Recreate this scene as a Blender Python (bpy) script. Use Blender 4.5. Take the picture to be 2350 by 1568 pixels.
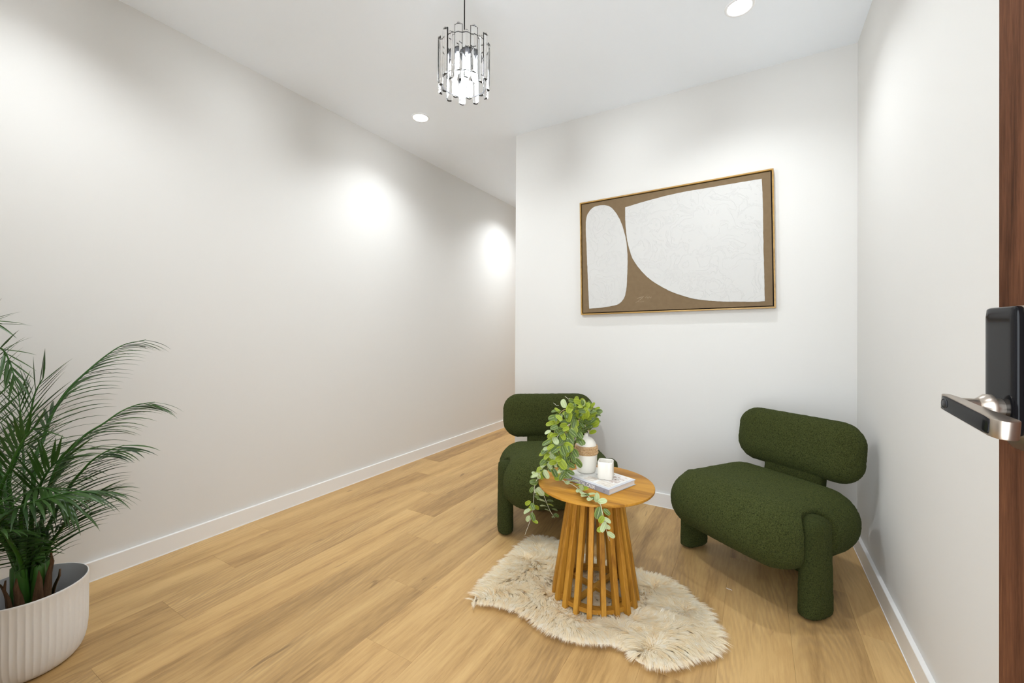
import bpy, bmesh, math, random
import numpy as np
from mathutils import Vector, Matrix, noise, kdtree

random.seed(7)
np.random.seed(7)
scene = bpy.context.scene
for o in list(bpy.data.objects):
    bpy.data.objects.remove(o, do_unlink=True)
COL = scene.collection
PI = math.pi

# ------------------------------------------------------------------ camera
CAM_H = 1.118
YAW, PITCH, ROLL = 0.53003, 0.003393, 0.004342
fwd = Vector((-math.sin(YAW) * math.cos(PITCH), math.cos(YAW) * math.cos(PITCH), math.sin(PITCH)))
rgt = Vector((math.cos(YAW), math.sin(YAW), 0))
upv = rgt.cross(fwd)
r2 = rgt * math.cos(ROLL) + upv * math.sin(ROLL)
u2 = -rgt * math.sin(ROLL) + upv * math.cos(ROLL)
cam_data = bpy.data.cameras.new('camera')
cam = bpy.data.objects.new('camera', cam_data)
COL.objects.link(cam)
cam.matrix_world = Matrix(((r2.x, u2.x, -fwd.x, 0), (r2.y, u2.y, -fwd.y, 0), (r2.z, u2.z, -fwd.z, CAM_H), (0, 0, 0, 1)))
cam_data.sensor_fit = 'HORIZONTAL'
cam_data.sensor_width = 36
cam_data.lens = 953.87 * 36 / 2350
cam_data.shift_y = (759.82 - 784) / 2350
cam_data.clip_start = 0.01
scene.camera = cam

# ------------------------------------------------------------------ world and exposure
world = bpy.data.worlds.new('world')
scene.world = world
world.use_nodes = True
bg = world.node_tree.nodes['Background']
bg.inputs[0].default_value = (0.87, 0.94, 1.0, 1)
bg.inputs[1].default_value = 3.7
scene.view_settings.view_transform = 'Standard'
scene.view_settings.look = 'None'
scene.view_settings.exposure = 0.64
scene.view_settings.gamma = 1.0
scene.view_settings.use_curve_mapping = False
scene.cycles.use_adaptive_sampling = True
scene.cycles.adaptive_threshold = 0.07
scene.cycles.max_bounces = 9
scene.cycles.transmission_bounces = 9
scene.cycles.transparent_max_bounces = 4
scene.cycles.use_light_tree = False

DOWN_W = 32.0        # watts of each recessed downlight
BULB_W = 20.0
ROOM_H = 2.6575
XL, XR, YB = -2.5623, 0.4624, 2.8098
XE = -1.617          # left end of the back wall, where the corridor starts
Y0 = 0.03            # inner face of the front wall, the camera stands in its doorway
YEND = 7.6

# ------------------------------------------------------------------ helpers
def link(o, parent=None):
    COL.objects.link(o)
    if parent is not None:
        o.parent = parent
    return o

def mesh_obj(name, verts, faces, m, parent=None, smooth=False, loc=None, uvs=None):
    me = bpy.data.meshes.new(name)
    me.from_pydata([tuple(v) for v in verts], [], [tuple(f) for f in faces])
    if uvs is not None:
        lay = me.uv_layers.new(name='UVMap')
        for lp in me.loops:
            lay.data[lp.index].uv = uvs[lp.vertex_index]
    if m is not None:
        me.materials.append(m)
    if smooth:
        me.polygons.foreach_set('use_smooth', [True] * len(me.polygons))
    me.update()
    o = bpy.data.objects.new(name, me)
    if loc is not None:
        o.location = loc
    return link(o, parent)

def bm_obj(name, bm, m, parent=None, smooth=False, loc=None, angle=None):
    me = bpy.data.meshes.new(name)
    bmesh.ops.recalc_face_normals(bm, faces=bm.faces[:])
    bm.to_mesh(me)
    bm.free()
    if m is not None:
        me.materials.append(m)
    if smooth:
        me.polygons.foreach_set('use_smooth', [True] * len(me.polygons))
        if angle:
            me.set_sharp_from_angle(angle=angle)
    o = bpy.data.objects.new(name, me)
    if loc is not None:
        o.location = loc
    return link(o, parent)

def empty(name, loc=(0, 0, 0), rz=0.0, parent=None):
    o = bpy.data.objects.new(name, None)
    o.empty_display_size = 0.05
    o.location = loc
    o.rotation_euler = (0, 0, rz)
    return link(o, parent)

def tag(o, label=None, cat=None, group=None, kind=None):
    if label: o['label'] = label
    if cat: o['category'] = cat
    if group: o['group'] = group
    if kind: o['kind'] = kind
    return o

def box_bm(x0, x1, y0, y1, z0, z1, bevel=0.0, seg=2):
    bm = bmesh.new()
    bmesh.ops.create_cube(bm, size=1.0)
    bmesh.ops.scale(bm, vec=(x1 - x0, y1 - y0, z1 - z0), verts=bm.verts)
    bmesh.ops.translate(bm, vec=((x0 + x1) / 2, (y0 + y1) / 2, (z0 + z1) / 2), verts=bm.verts)
    if bevel > 0:
        bmesh.ops.bevel(bm, geom=bm.edges[:], offset=bevel, segments=seg, profile=0.5, affect='EDGES')
    return bm

def box(name, x0, x1, y0, y1, z0, z1, m, parent=None, bevel=0.0, seg=2, loc=None):
    return bm_obj(name, box_bm(x0, x1, y0, y1, z0, z1, bevel, seg), m, parent, smooth=bevel > 0, angle=0.6 if bevel > 0 else None, loc=loc)

def lathe(prof, n=48, fn=None):
    """revolve (r, z) points round z; fn(angle, r, z) may change the radius"""
    vs, fs = [], []
    for j, (r, z) in enumerate(prof):
        for i in range(n):
            a = 2 * PI * i / n
            rr = fn(a, r, z) if fn else r
            vs.append((rr * math.cos(a), rr * math.sin(a), z))
    for j in range(len(prof) - 1):
        for i in range(n):
            k = (i + 1) % n
            fs.append((j * n + i, j * n + k, (j + 1) * n + k, (j + 1) * n + i))
    return vs, fs

def catmull(pts, per=8):
    P = [Vector(p) for p in pts]
    P = [P[0] * 2 - P[1]] + P + [P[-1] * 2 - P[-2]]
    out = []
    for i in range(1, len(P) - 2):
        for s in range(per):
            t = s / per
            a, b, c, d = P[i - 1], P[i], P[i + 1], P[i + 2]
            out.append(0.5 * ((2 * b) + (c - a) * t + (2 * a - 5 * b + 4 * c - d) * t * t + (3 * b - a - 3 * c + d) * t ** 3))
    out.append(P[-2].copy())
    return out

def tube(path, rad, n=8, closed=False, flat=1.0):
    """rad: number or function of 0..1; returns verts, faces"""
    vs, fs = [], []
    N = len(path)
    ref = Vector((0, 0, 1))
    for i, p in enumerate(path):
        if closed:
            t = (path[(i + 1) % N] - path[i - 1]).normalized()
        else:
            t = (path[min(i + 1, N - 1)] - path[max(i - 1, 0)]).normalized()
        s = t.cross(ref)
        if s.length < 1e-3:
            s = t.cross(Vector((1, 0, 0)))
        s.normalize()
        u = s.cross(t)
        r = rad(i / (N - 1)) if callable(rad) else rad
        for k in range(n):
            a = 2 * PI * k / n
            vs.append(p + s * (math.cos(a) * r) + u * (math.sin(a) * r * flat))
    M = N if closed else N - 1
    for i in range(M):
        for k in range(n):
            k2 = (k + 1) % n
            j = (i + 1) % N
            fs.append((i * n + k, i * n + k2, j * n + k2, j * n + k))
    if not closed:
        fs.append(tuple(range(n - 1, -1, -1)))
        fs.append(tuple((N - 1) * n + k for k in range(n)))
    return vs, fs

def prism_bm(outline, y0, y1):
    """outline in (x, z), extruded in y"""
    bm = bmesh.new()
    a = [bm.verts.new((x, y0, z)) for x, z in outline]
    b = [bm.verts.new((x, y1, z)) for x, z in outline]
    bm.faces.new(a)
    bm.faces.new(b[::-1])
    n = len(a)
    for i in range(n):
        bm.faces.new((a[i], b[i], b[(i + 1) % n], a[(i + 1) % n]))
    return bm

def rbox(half, rad, n=40):
    """closed rounded box with elliptical rounding: verts, faces (welded)"""
    half = np.array(half, float); rad = np.array(rad, float)
    bm = bmesh.new()
    bmesh.ops.create_cube(bm, size=2.0)
    bmesh.ops.subdivide_edges(bm, edges=bm.edges[:], cuts=n, use_grid_fill=True)
    inner = half - rad
    p = np.array([v.co[:] for v in bm.verts]) * half
    c = np.clip(p, -inner, inner)
    d = (p - c) / rad
    l = np.linalg.norm(d, axis=1, keepdims=True)
    q = c + np.where(l > 1e-9, d / np.maximum(l, 1e-9), d) * rad
    for v, co in zip(bm.verts, q.tolist()):
        v.co = co
    return bm

# ------------------------------------------------------------------ materials
def M(name, color, rough=0.6, metal=0.0, spec=0.5, **kw):
    m = bpy.data.materials.new(name)
    m.use_nodes = True
    b = m.node_tree.nodes['Principled BSDF']
    b.inputs['Base Color'].default_value = (*color, 1)
    b.inputs['Roughness'].default_value = rough
    b.inputs['Metallic'].default_value = metal
    b.inputs['Specular IOR Level'].default_value = spec
    for k, v in kw.items():
        b.inputs[k].default_value = v
    return m

class NT:
    def __init__(self, m):
        self.t = m.node_tree
        self.b = self.t.nodes['Principled BSDF']
    def n(self, typ, **kw):
        nd = self.t.nodes.new(typ)
        for k, v in kw.items():
            if k.startswith('i_'):
                key = k[2:]
                key = int(key) if key.isdigit() else key.replace('_', ' ')
                nd.inputs[key].default_value = v
            else:
                setattr(nd, k, v)
        return nd
    def l(self, a, b):
        self.t.links.new(a, b)
    def math(self, op, a, b=None, c=None):
        nd = self.t.nodes.new('ShaderNodeMath')
        nd.operation = op
        for i, v in enumerate((a, b, c)):
            if v is None: continue
            if isinstance(v, (int, float)): nd.inputs[i].default_value = v
            else: self.l(v, nd.inputs[i])
        return nd.outputs[0]
    def ramp(self, fac, stops):
        nd = self.t.nodes.new('ShaderNodeValToRGB')
        cr = nd.color_ramp
        while len(cr.elements) < len(stops):
            cr.elements.new(0.5)
        for e, (p, c) in zip(cr.elements, stops):
            e.position = p
            e.color = (*c, 1)
        self.l(fac, nd.inputs[0])
        return nd.outputs[0]
    def mix(self, fac, a, b, blend='MIX'):
        nd = self.t.nodes.new('ShaderNodeMix')
        nd.data_type = 'RGBA'
        nd.blend_type = blend
        for s, v in ((nd.inputs[0], fac), (nd.inputs[6], a), (nd.inputs[7], b)):
            if isinstance(v, (int, float)): s.default_value = v
            elif isinstance(v, tuple): s.default_value = (*v, 1)
            else: self.l(v, s)
        return nd.outputs[2]
    def bump(self, h, strength, dist):
        nd = self.n('ShaderNodeBump')
        nd.inputs['Strength'].default_value = strength
        nd.inputs['Distance'].default_value = dist
        self.l(h, nd.inputs['Height'])
        self.l(nd.outputs[0], self.b.inputs['Normal'])
        return nd
    def coords(self, which='Object', scale=(1, 1, 1), rnd=0.0, rot=(0, 0, 0)):
        tc = self.n('ShaderNodeTexCoord')
        mp = self.n('ShaderNodeMapping')
        mp.inputs['Scale'].default_value = scale
        mp.inputs['Rotation'].default_value = rot
        self.l(tc.outputs[which], mp.inputs[0])
        if rnd:
            oi = self.n('ShaderNodeObjectInfo')
            cb = self.n('ShaderNodeCombineXYZ')
            r = self.math('MULTIPLY', oi.outputs['Random'], rnd)
            self.l(r, cb.inputs[0]); self.l(r, cb.inputs[1]); self.l(r, cb.inputs[2])
            self.l(cb.outputs[0], mp.inputs['Location'])
        return mp.outputs[0]
    def noise(self, vec, scale, detail=2.0, rough=0.5, dist=0.0):
        nd = self.n('ShaderNodeTexNoise')
        nd.inputs['Scale'].default_value = scale
        nd.inputs['Detail'].default_value = detail
        nd.inputs['Roughness'].default_value = rough
        nd.inputs['Distortion'].default_value = dist
        self.l(vec, nd.inputs['Vector'])
        return nd.outputs[0]

def mat_paint(name, color, rough=0.75):
    m = M(name, color, rough, spec=0.25)
    return m

def mat_wood(name, stops, axis='Y', rough=0.42, grain=1.0, rnd=37.0, spec=0.4, tone=0.18, streak=None, knots=False):
    """wood whose grain runs along the object's own axis"""
    m = M(name, stops[1][1], rough, spec=spec)
    t = NT(m)
    s = {'X': (0.9, 14, 14), 'Y': (10, 0.9, 10), 'Z': (14, 14, 0.9)}[axis]
    s = tuple(c * grain for c in s)
    v = t.coords('Object', s, rnd)
    broad = t.noise(v, 0.55, 3, 0.55, 0.9)
    fine = t.noise(t.coords('Object', tuple(c * 5.5 for c in s), rnd), 1.6, 4, 0.65, 0.3)
    k = t.math('ADD', t.math('MULTIPLY', broad, 0.68), t.math('MULTIPLY', fine, 0.32))
    col = t.ramp(k, stops)
    oi = t.n('ShaderNodeObjectInfo')
    d = t.math('MULTIPLY_ADD', oi.outputs['Random'], tone, 1.0 - tone * 0.5)
    cc = t.n('ShaderNodeCombineColor')
    for i in range(3): t.l(d, cc.inputs[i])
    col = t.mix(1.0, col, cc.outputs[0], 'MULTIPLY')
    if knots:
        # cathedral figure: bands bent round slow noise
        vv = t.coords('Object', (3.4, 0.55, 1), rnd)
        w = t.n('ShaderNodeTexWave', wave_type='RINGS', rings_direction='Z')
        w.inputs['Scale'].default_value = 7.0
        w.inputs['Distortion'].default_value = 7.0
        w.inputs['Detail'].default_value = 3.0
        w.inputs['Detail Scale'].default_value = 1.2
        t.l(vv, w.inputs['Vector'])
        mask = t.ramp(t.noise(t.coords('Object', (3.2, 0.9, 1), rnd * 1.3), 1.4, 2), [(0.50, (0, 0, 0)), (0.66, (1, 1, 1))])
        wv = t.math('MULTIPLY', t.math('MULTIPLY', w.outputs['Fac'], mask), 0.46)
        col = t.mix(wv, col, (0.30, 0.185, 0.085))
        # short dark cracks and knots
        kn = t.noise(t.coords('Object', (26, 4.2, 1), rnd * 0.7), 1.0, 2, 0.5, 0.4)
        km = t.ramp(kn, [(0.70, (0, 0, 0)), (0.76, (1, 1, 1))])
        col = t.mix(t.math('MULTIPLY', km, 0.62), col, (0.17, 0.095, 0.04))
        pores = t.noise(t.coords('Object', (420, 9, 1), rnd), 1.0, 2, 0.6)
        pm = t.ramp(pores, [(0.60, (0, 0, 0)), (0.72, (1, 1, 1))])
        col = t.mix(t.math('MULTIPLY', pm, 0.22), col, (0.27, 0.16, 0.07))
    t.l(col, t.b.inputs['Base Color'])
    t.bump(fine, 0.12, 0.0015)
    return m

def mat_boucle(name):
    m = M(name, (0.04, 0.06, 0.02), 0.95, spec=0.12)
    t = NT(m)
    v = t.coords('Object')
    vo = t.n('ShaderNodeTexVoronoi', feature='F1')
    vo.inputs['Scale'].default_value = 250
    t.l(t.mix(0.012, v, t.n('ShaderNodeTexNoise', i_Scale=60.0).outputs[1], 'ADD'), vo.inputs['Vector'])
    vo2 = t.n('ShaderNodeTexVoronoi', feature='F1')
    vo2.inputs['Scale'].default_value = 620
    t.l(v, vo2.inputs['Vector'])
    h = t.math('ADD', t.math('SUBTRACT', 1.0, vo.outputs['Distance']), t.math('MULTIPLY', vo2.outputs['Distance'], -0.35))
    col = t.ramp(vo.outputs['Distance'], [(0.0, (0.118, 0.126, 0.034)), (0.38, (0.062, 0.069, 0.017)), (0.95, (0.016, 0.020, 0.004))])
    t.l(col, t.b.inputs['Base Color'])
    t.b.inputs['Sheen Weight'].default_value = 0.12
    t.b.inputs['Sheen Roughness'].default_value = 0.5
    t.b.inputs['Sheen Tint'].default_value = (0.35, 0.5, 0.2, 1)
    t.bump(h, 1.0, 0.0045)
    return m

MT = {}
MT['wall'] = mat_paint('wall_paint', (0.728, 0.712, 0.682))
MT['ceiling'] = mat_paint('ceiling_paint', (0.905, 0.943, 0.985), 0.8)
MT['skirting'] = M('skirting_gloss', (0.84, 0.825, 0.80), 0.35)
MT['bead'] = M('sealant_white', (0.9, 0.89, 0.87), 0.4)
MT['subfloor'] = M('subfloor', (0.12, 0.08, 0.045), 0.9)
MT['plank'] = mat_wood('oak_plank', [(0.33, (0.29, 0.165, 0.062)), (0.47, (0.49, 0.300, 0.118)), (0.62, (0.605, 0.392, 0.165))], 'Y', 0.40, 1.0, 37.0, 0.35, 0.14, knots=True)
MT['door'] = mat_wood('dark_door_wood', [(0.3, (0.035, 0.013, 0.006)), (0.5, (0.105, 0.042, 0.020)), (0.72, (0.21, 0.085, 0.038))], 'Z', 0.7, 2.4, 5.0, 0.06, 0.0)
MT['black_glass'] = M('black_gloss', (0.006, 0.006, 0.007), 0.12, spec=0.2)
MT['bronze'] = M('brushed_bronze', (0.46, 0.40, 0.34), 0.30, 0.95)
MT['boucle'] = mat_boucle('green_boucle')
TW = [(0.32, (0.22, 0.086, 0.010)), (0.5, (0.43, 0.198, 0.023)), (0.68, (0.60, 0.31, 0.045))]
MT['table_x'] = mat_wood('table_oak_top', TW, 'X', 0.5, 1.3, 11.0, 0.25, 0.05)
MT['table_z'] = mat_wood('table_oak_slat', TW, 'Z', 0.5, 1.6, 51.0, 0.25, 0.25)
MT['gold'] = mat_wood('gold_oak_frame', [(0.25, (0.26, 0.135, 0.03)), (0.5, (0.42, 0.24, 0.062)), (0.75, (0.55, 0.34, 0.11))], 'X', 0.35, 2.5, 9.0, 0.5, 0.1)
MT['recess'] = M('frame_recess_black', (0.008, 0.007, 0.006), 0.9)
MT['ceramic'] = M('matte_white_ceramic', (0.82, 0.78, 0.70), 0.5, spec=0.3)
MT['cup'] = M('white_glazed_ceramic', (0.84, 0.80, 0.73), 0.28)
MT['black_metal'] = M('black_chrome', (0.015, 0.015, 0.017), 0.25, 0.6)
MT['glass'] = M('crystal', (1, 1, 1), 0.0, 0.0, IOR=1.5)
MT['glass'].node_tree.nodes['Principled BSDF'].inputs['Transmission Weight'].default_value = 1.0
MT['white_plastic'] = M('white_trim', (0.88, 0.88, 0.88), 0.4)

def mat_emit(name, col, strength):
    m = M(name, (0.9, 0.9, 0.9), 0.4)
    b = m.node_tree.nodes['Principled BSDF']
    b.inputs['Emission Color'].default_value = (*col, 1)
    b.inputs['Emission Strength'].default_value = strength
    return m
MT['lens'] = mat_emit('downlight_lens', (0.96, 0.98, 1.0), 14.0)
MT['lens_warm'] = mat_emit('downlight_lens_warm', (1.0, 0.86, 0.68), 22.0)
MT['bulb'] = mat_emit('bulb_lit', (0.93, 0.97, 1.0), 26.0)

# ------------------------------------------------------------------ the room
def structure(o):
    o['kind'] = 'structure'
    return o

T = 0.14
structure(box('wall_left', XL - T, XL, Y0 - 0.12, YEND + T, 0, ROOM_H, MT['wall']))
structure(box('wall_back', XE, XR + T, YB, YB + T, 0, ROOM_H, MT['wall']))
structure(box('wall_right', XR, XR + T, Y0 - 0.12, YB, 0, ROOM_H, MT['wall']))
structure(box('wall_corridor', XE, XE + T, YB + T, YEND, 0, ROOM_H, MT['wall']))
structure(box('wall_end', XL, XE + T, YEND, YEND + T, 0, ROOM_H, MT['wall']))
# front wall with the doorway the picture is taken from
wf = structure(empty('wall_front', (0, 0, 0)))
box('wall_panel', XL, -0.52, Y0 - 0.12, Y0, 0, ROOM_H, MT['wall'], wf)
box('lintel', -0.52, XR, Y0 - 0.12, Y0, 2.12, ROOM_H, MT['wall'], wf)
structure(box('ceiling', XL - T, XR + T, Y0 - 0.12, YEND + T, ROOM_H, ROOM_H + 0.1, MT['ceiling']))

floor = structure(box('floor', XL - T, XR + T, Y0 - 0.12, YEND + T, -0.06, -0.013, MT['subfloor']))
PW, PL, GAP = 0.2232, 1.447, 0.0003
rows = [(0.338, XR, 1.997)]
starts = [2.28, 0.90, 1.43, 0.55, 1.75, 0.30, 1.047, 1.353, 1.70, 1.934, 0.757, 1.038, 1.33]
b = 0.338
for st in starts:
    rows.append((max(b - PW, XL), b, st))
    b -= PW
def plank_mesh(w, l):
    c, d, t = 0.0007, 0.0004, 0.012
    w2, l2 = w / 2 - GAP / 2, l / 2 - GAP / 2
    vs = []
    for (x, y, z) in ((w2, l2, -t), (w2, l2, -d), (w2 - c, l2 - c, 0)):
        vs += [(-x, -y, z), (x, -y, z), (x, y, z), (-x, y, z)]
    fs = [(8, 9, 10, 11), (3, 2, 1, 0)]
    for a in (0, 4):
        for i in range(4):
            j = (i + 1) % 4
            fs.append((a + i, a + j, a + 4 + j, a + 4 + i))
    return vs, fs
for (x0, x1, st) in rows:
    ymax = YEND if x0 < XE - 0.05 else YB + (0.0 if x0 > XE else 0.0)
    if x0 < XE < x1:
        ymax = YEND
    y = st
    while y > Y0 - 0.12: y -= PL
    while y < ymax:
        ya, yb = max(y, Y0 - 0.12), min(y + PL, ymax)
        if yb - ya > 0.01:
            vs, fs = plank_mesh(x1 - x0, yb - ya)
            mesh_obj('plank', vs, fs, MT['plank'], floor, loc=((x0 + x1) / 2, (ya + yb) / 2, 0))
        y += PL

def skirting(name, x0, x1, y0, y1, bead):
    o = structure(box(name, x0, x1, y0, y1, 0.0015, 0.087, MT['skirting'], bevel=0.0015, seg=1))
    bo = box('sealant_bead', *bead, 0.0, 0.0035, MT['bead'], o)
    return o
TB = 0.0163
skirting('baseboard_left', XL, XL + TB, Y0, YEND, (XL + TB - 0.001, XL + TB + 0.0025, Y0, YEND))
skirting('baseboard_back', XE, XR - TB, YB - TB, YB, (XE, XR - TB, YB - TB - 0.0025, YB - TB + 0.001))
skirting('baseboard_right', XR - TB, XR, 0.10, YB, (XR - TB - 0.0025, XR - TB + 0.001, 0.10, YB - TB))
skirting('baseboard_corridor', XE - TB, XE, YB - TB, YEND, (XE - TB - 0.0025, XE - TB + 0.001, YB - TB, YEND))

# ------------------------------------------------------------------ door with its lock
TH = math.radians(6)
P0 = Vector((0.3222, 0.93, 0))
e = Vector((-math.sin(TH), math.cos(TH), 0))
# local frame: x from the free edge (0) back to the hinge (negative), -y out of the face into the room
door = structure(empty('door_1', P0, PI / 2 + TH))
tag(door, 'dark brown wooden entry door standing open, with electronic lock and lever handle')
# local x = e direction ; local y = to the left of e = into the room (normal n)
LEAF_W = 0.90
box('door_leaf', -LEAF_W, 0, -0.04, 0, 0.006, 2.08, MT['door'], door, bevel=0.002, seg=1)
# lock body: bronze case with sloped foot, black glass plate in front
prof = [(0.0, 1.158), (0.019, 1.158), (0.019, 0.978), (0.0, 0.952)]
bm = bmesh.new()
s0, s1 = -0.103, -0.033
a = [bm.verts.new((s0, y, z)) for y, z in prof]
c = [bm.verts.new((s1, y, z)) for y, z in prof]
bm.faces.new(a); bm.faces.new(c[::-1])
for i in range(4):
    j = (i + 1) % 4
    bm.faces.new((a[i], c[i], c[j], a[j]))
bmesh.ops.bevel(bm, geom=bm.edges[:], offset=0.002, segments=2, profile=0.5, affect='EDGES')
lock = bm_obj('lock_body', bm, MT['bronze'], door, True, angle=0.5)
tag(lock, 'brushed bronze lock case')
# black plate
bm = rbox((0.0345, 0.0065, 0.0885), (0.008, 0.005, 0.008), 12)
plate = bm_obj('lock_plate', bm, MT['black_glass'], door, True, loc=(-0.068, 0.0255, 1.0685))
tag(plate, 'glossy black keypad plate')
# spindle, collar and lever
def cyl_y(name, cx, cz, prof, m, parent, n=32):
    vs, fs = lathe(prof, n)
    vs = [(x + cx, z, y + cz) for x, y, z in vs]
    o = mesh_obj(name, vs, fs, m, parent, True)
    o.data.set_sharp_from_angle(angle=0.7)
    return o
LX, LZ = -0.0735, 1.0145
lever = empty('lever_handle', (LX, 0.032, LZ), 0, door)
cyl_y('collar', 0, 0, [(0.0, 0.0), (0.013, 0.0), (0.013, 0.008), (0.0185, 0.010), (0.0185, 0.016), (0.0125, 0.024), (0.0115, 0.024), (0.0115, 0.046), (0.0, 0.046)], MT['bronze'], lever)
bm = bmesh.new()
out = []
hw = 0.012
L0, L1 = 0.021, -0.098       # along the door: far end, near end
out_pts = [(L0, -hw), (L0, hw)]
# bar seen from above: rounded at the near end where it turns back to the door
plan = [(L0, 0.046), (L0, 0.0545), (L1 + 0.004, 0.0545)]
for i in range(9):
    an = PI / 2 + PI * i / 8
    plan.append((L1 + math.cos(an) * 0.0125, 0.042 + math.sin(an) * 0.0125))
plan += [(L1 + 0.03, 0.034), (L1 + 0.045, 0.0405), (L0 - 0.02, 0.042)]
lo = [bm.verts.new((x, y, -hw)) for x, y in plan]
hi = [bm.verts.new((x, y, hw)) for x, y in plan]
bm.faces.new(lo); bm.faces.new(hi[::-1])
for i in range(len(plan)):
    j = (i + 1) % len(plan)
    bm.faces.new((lo[i], hi[i], hi[j], lo[j]))
bmesh.ops.bevel(bm, geom=[ed for ed in bm.edges if abs(ed.verts[0].co.z - ed.verts[1].co.z) < 1e-6], offset=0.0015, segments=2, profile=0.5, affect='EDGES')
bar = bm_obj('lever_bar', bm, MT['bronze'], lever, True, angle=0.6)
bar.rotation_euler = (0, math.radians(-7.5), 0)
bm = rbox((0.0565, 0.0012, 0.0108), (0.004, 0.001, 0.004), 8)
ins = bm_obj('inlay', bm, MT['black_glass'], lever, True, loc=(-0.038, 0.0548, -0.0050))
ins.rotation_euler = bar.rotation_euler
vs, fs = lathe([(0.0, 0.0012), (0.0052, 0.0012), (0.0062, 0.0), (0.0068, 0.0012), (0.0074, 0.0)], 28)
fp = mesh_obj('fingerprint_sensor', [(x + 0.046, z + 0.0012, y) for x, y, z in vs], fs, M('sensor_grey', (0.03, 0.03, 0.032), 0.35, 0.3), ins if False else lever, True)
fp.location = (-0.038, 0.0548, -0.0050)
fp.rotation_euler = bar.rotation_euler

# ------------------------------------------------------------------ downlights
def downlight(x, y, label, warm=False, w=DOWN_W):
    t = empty('downlight', (x, y, ROOM_H))
    tag(t, label, 'downlight', 'recessed downlights in the ceiling')
    vs, fs = lathe([(0.051, -0.0005), (0.053, -0.004), (0.061, -0.004), (0.064, -0.0005)], 40)
    mesh_obj('trim_ring', vs, fs, MT['white_plastic'], t, True)
    vs, fs = lathe([(0.0, -0.0022), (0.03, -0.0024), (0.052, -0.0018)], 40)
    fs = [f[::-1] for f in fs]
    mesh_obj('lens', vs, fs, MT['lens_warm' if warm else 'lens'], t, True)
    ld = bpy.data.lights.new('downlight_beam', 'SPOT')
    ld.energy = w
    ld.color = (1.0, 0.82, 0.62) if warm else (0.895, 0.952, 1.0)
    ld.spot_size = math.radians(134)
    ld.spot_blend = 1.0
    ld.shadow_soft_size = 0.032
    lo = bpy.data.objects.new('downlight_beam', ld)
    lo.location = (0, 0, -0.012)
    link(lo, t)
    return t
downlight(-2.079, 2.235, 'recessed round ceiling downlight near the left wall, behind the crystal pendant')
downlight(-0.068, 2.225, 'recessed round ceiling downlight above the green chair in the corner', w=DOWN_W * 0.80)
downlight(-2.079, 0.40, 'recessed round ceiling downlight above the potted palm', w=DOWN_W * 0.75)
downlight(-0.068, 0.40, 'recessed round ceiling downlight just inside the entry door', w=DOWN_W * 0.40)
downlight(-2.079, 4.05, 'recessed round ceiling downlight at the start of the corridor', w=DOWN_W * 1.75)
downlight(-2.079, 5.85, 'recessed round warm downlight far down the corridor', True, DOWN_W * 2.0)

# ------------------------------------------------------------------ pendant
PX, PY = -1.032, 1.365
pend = empty('pendant_lamp', (PX, PY, ROOM_H))
tag(pend, 'round pendant lamp of clear crystal bars on black rings, hanging by a black cord', 'pendant lamp')
ZT, ZB, RR = 2.281 - ROOM_H, 2.134 - ROOM_H, 0.095
vs, fs = lathe([(0.0, -0.022), (0.05, -0.022), (0.055, -0.018), (0.055, 0.0)], 40)
mesh_obj('canopy', vs, fs, MT['black_metal'], pend, True)
vs, fs = tube([Vector((0, 0, -0.02)), Vector((0, 0, ZT + 0.005))], 0.0024, 10)
mesh_obj('cord', vs, fs, MT['black_metal'], pend, True)
vs, fs = lathe([(0.0, ZT + 0.012), (0.006, ZT + 0.010), (0.0075, ZT - 0.0), (0.0075, ZT - 0.030), (0.070, ZT - 0.038), (0.070, ZT - 0.046), (0.0, ZT - 0.048)], 24)  # plate below the stem is added wide to block bulb light from the ceiling
mesh_obj('socket_baffle', vs, fs, MT['black_metal'], pend, True)
for i in range(3):
    a = 2 * PI * i / 3 + 0.3
    vs, fs = tube([Vector((0.006 * math.cos(a), 0.006 * math.sin(a), ZT)), Vector((RR * 0.97 * math.cos(a), RR * 0.97 * math.sin(a), ZT))], 0.0018, 6)
    mesh_obj('spoke', vs, fs, MT['black_metal'], pend, True)
for z, nm in ((ZT, 'ring'), (ZB, 'ring')):
    path = [Vector((RR * 0.975 * math.cos(2 * PI * i / 60), RR * 0.975 * math.sin(2 * PI * i / 60), z)) for i in range(60)]
    vs, fs = tube(path, 0.0017, 6, closed=True)
    mesh_obj(nm, vs, fs, MT['black_metal'], pend, True)
# five small bulbs under the socket plate
for i in range(5):
    a = 2 * PI * i / 5 + 0.9
    vs, fs = lathe([(0.0, -0.128), (0.008, -0.124), (0.0135, -0.110), (0.015, -0.085), (0.015, -0.062), (0.011, -0.05), (0.0, -0.046)], 20)
    mesh_obj('bulb', [(x + 0.045 * math.cos(a), y + 0.045 * math.sin(a), z + ZT) for x, y, z in vs], fs, MT['bulb'], pend, True)
ld = bpy.data.lights.new('bulb_light', 'POINT')
ld.energy = BULB_W
ld.color = (0.90, 0.96, 1.0)
ld.shadow_soft_size = 0.015
lo = bpy.data.objects.new('bulb_light', ld)
lo.location = (0, 0, ZT - 0.183)
link(lo, pend)
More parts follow.
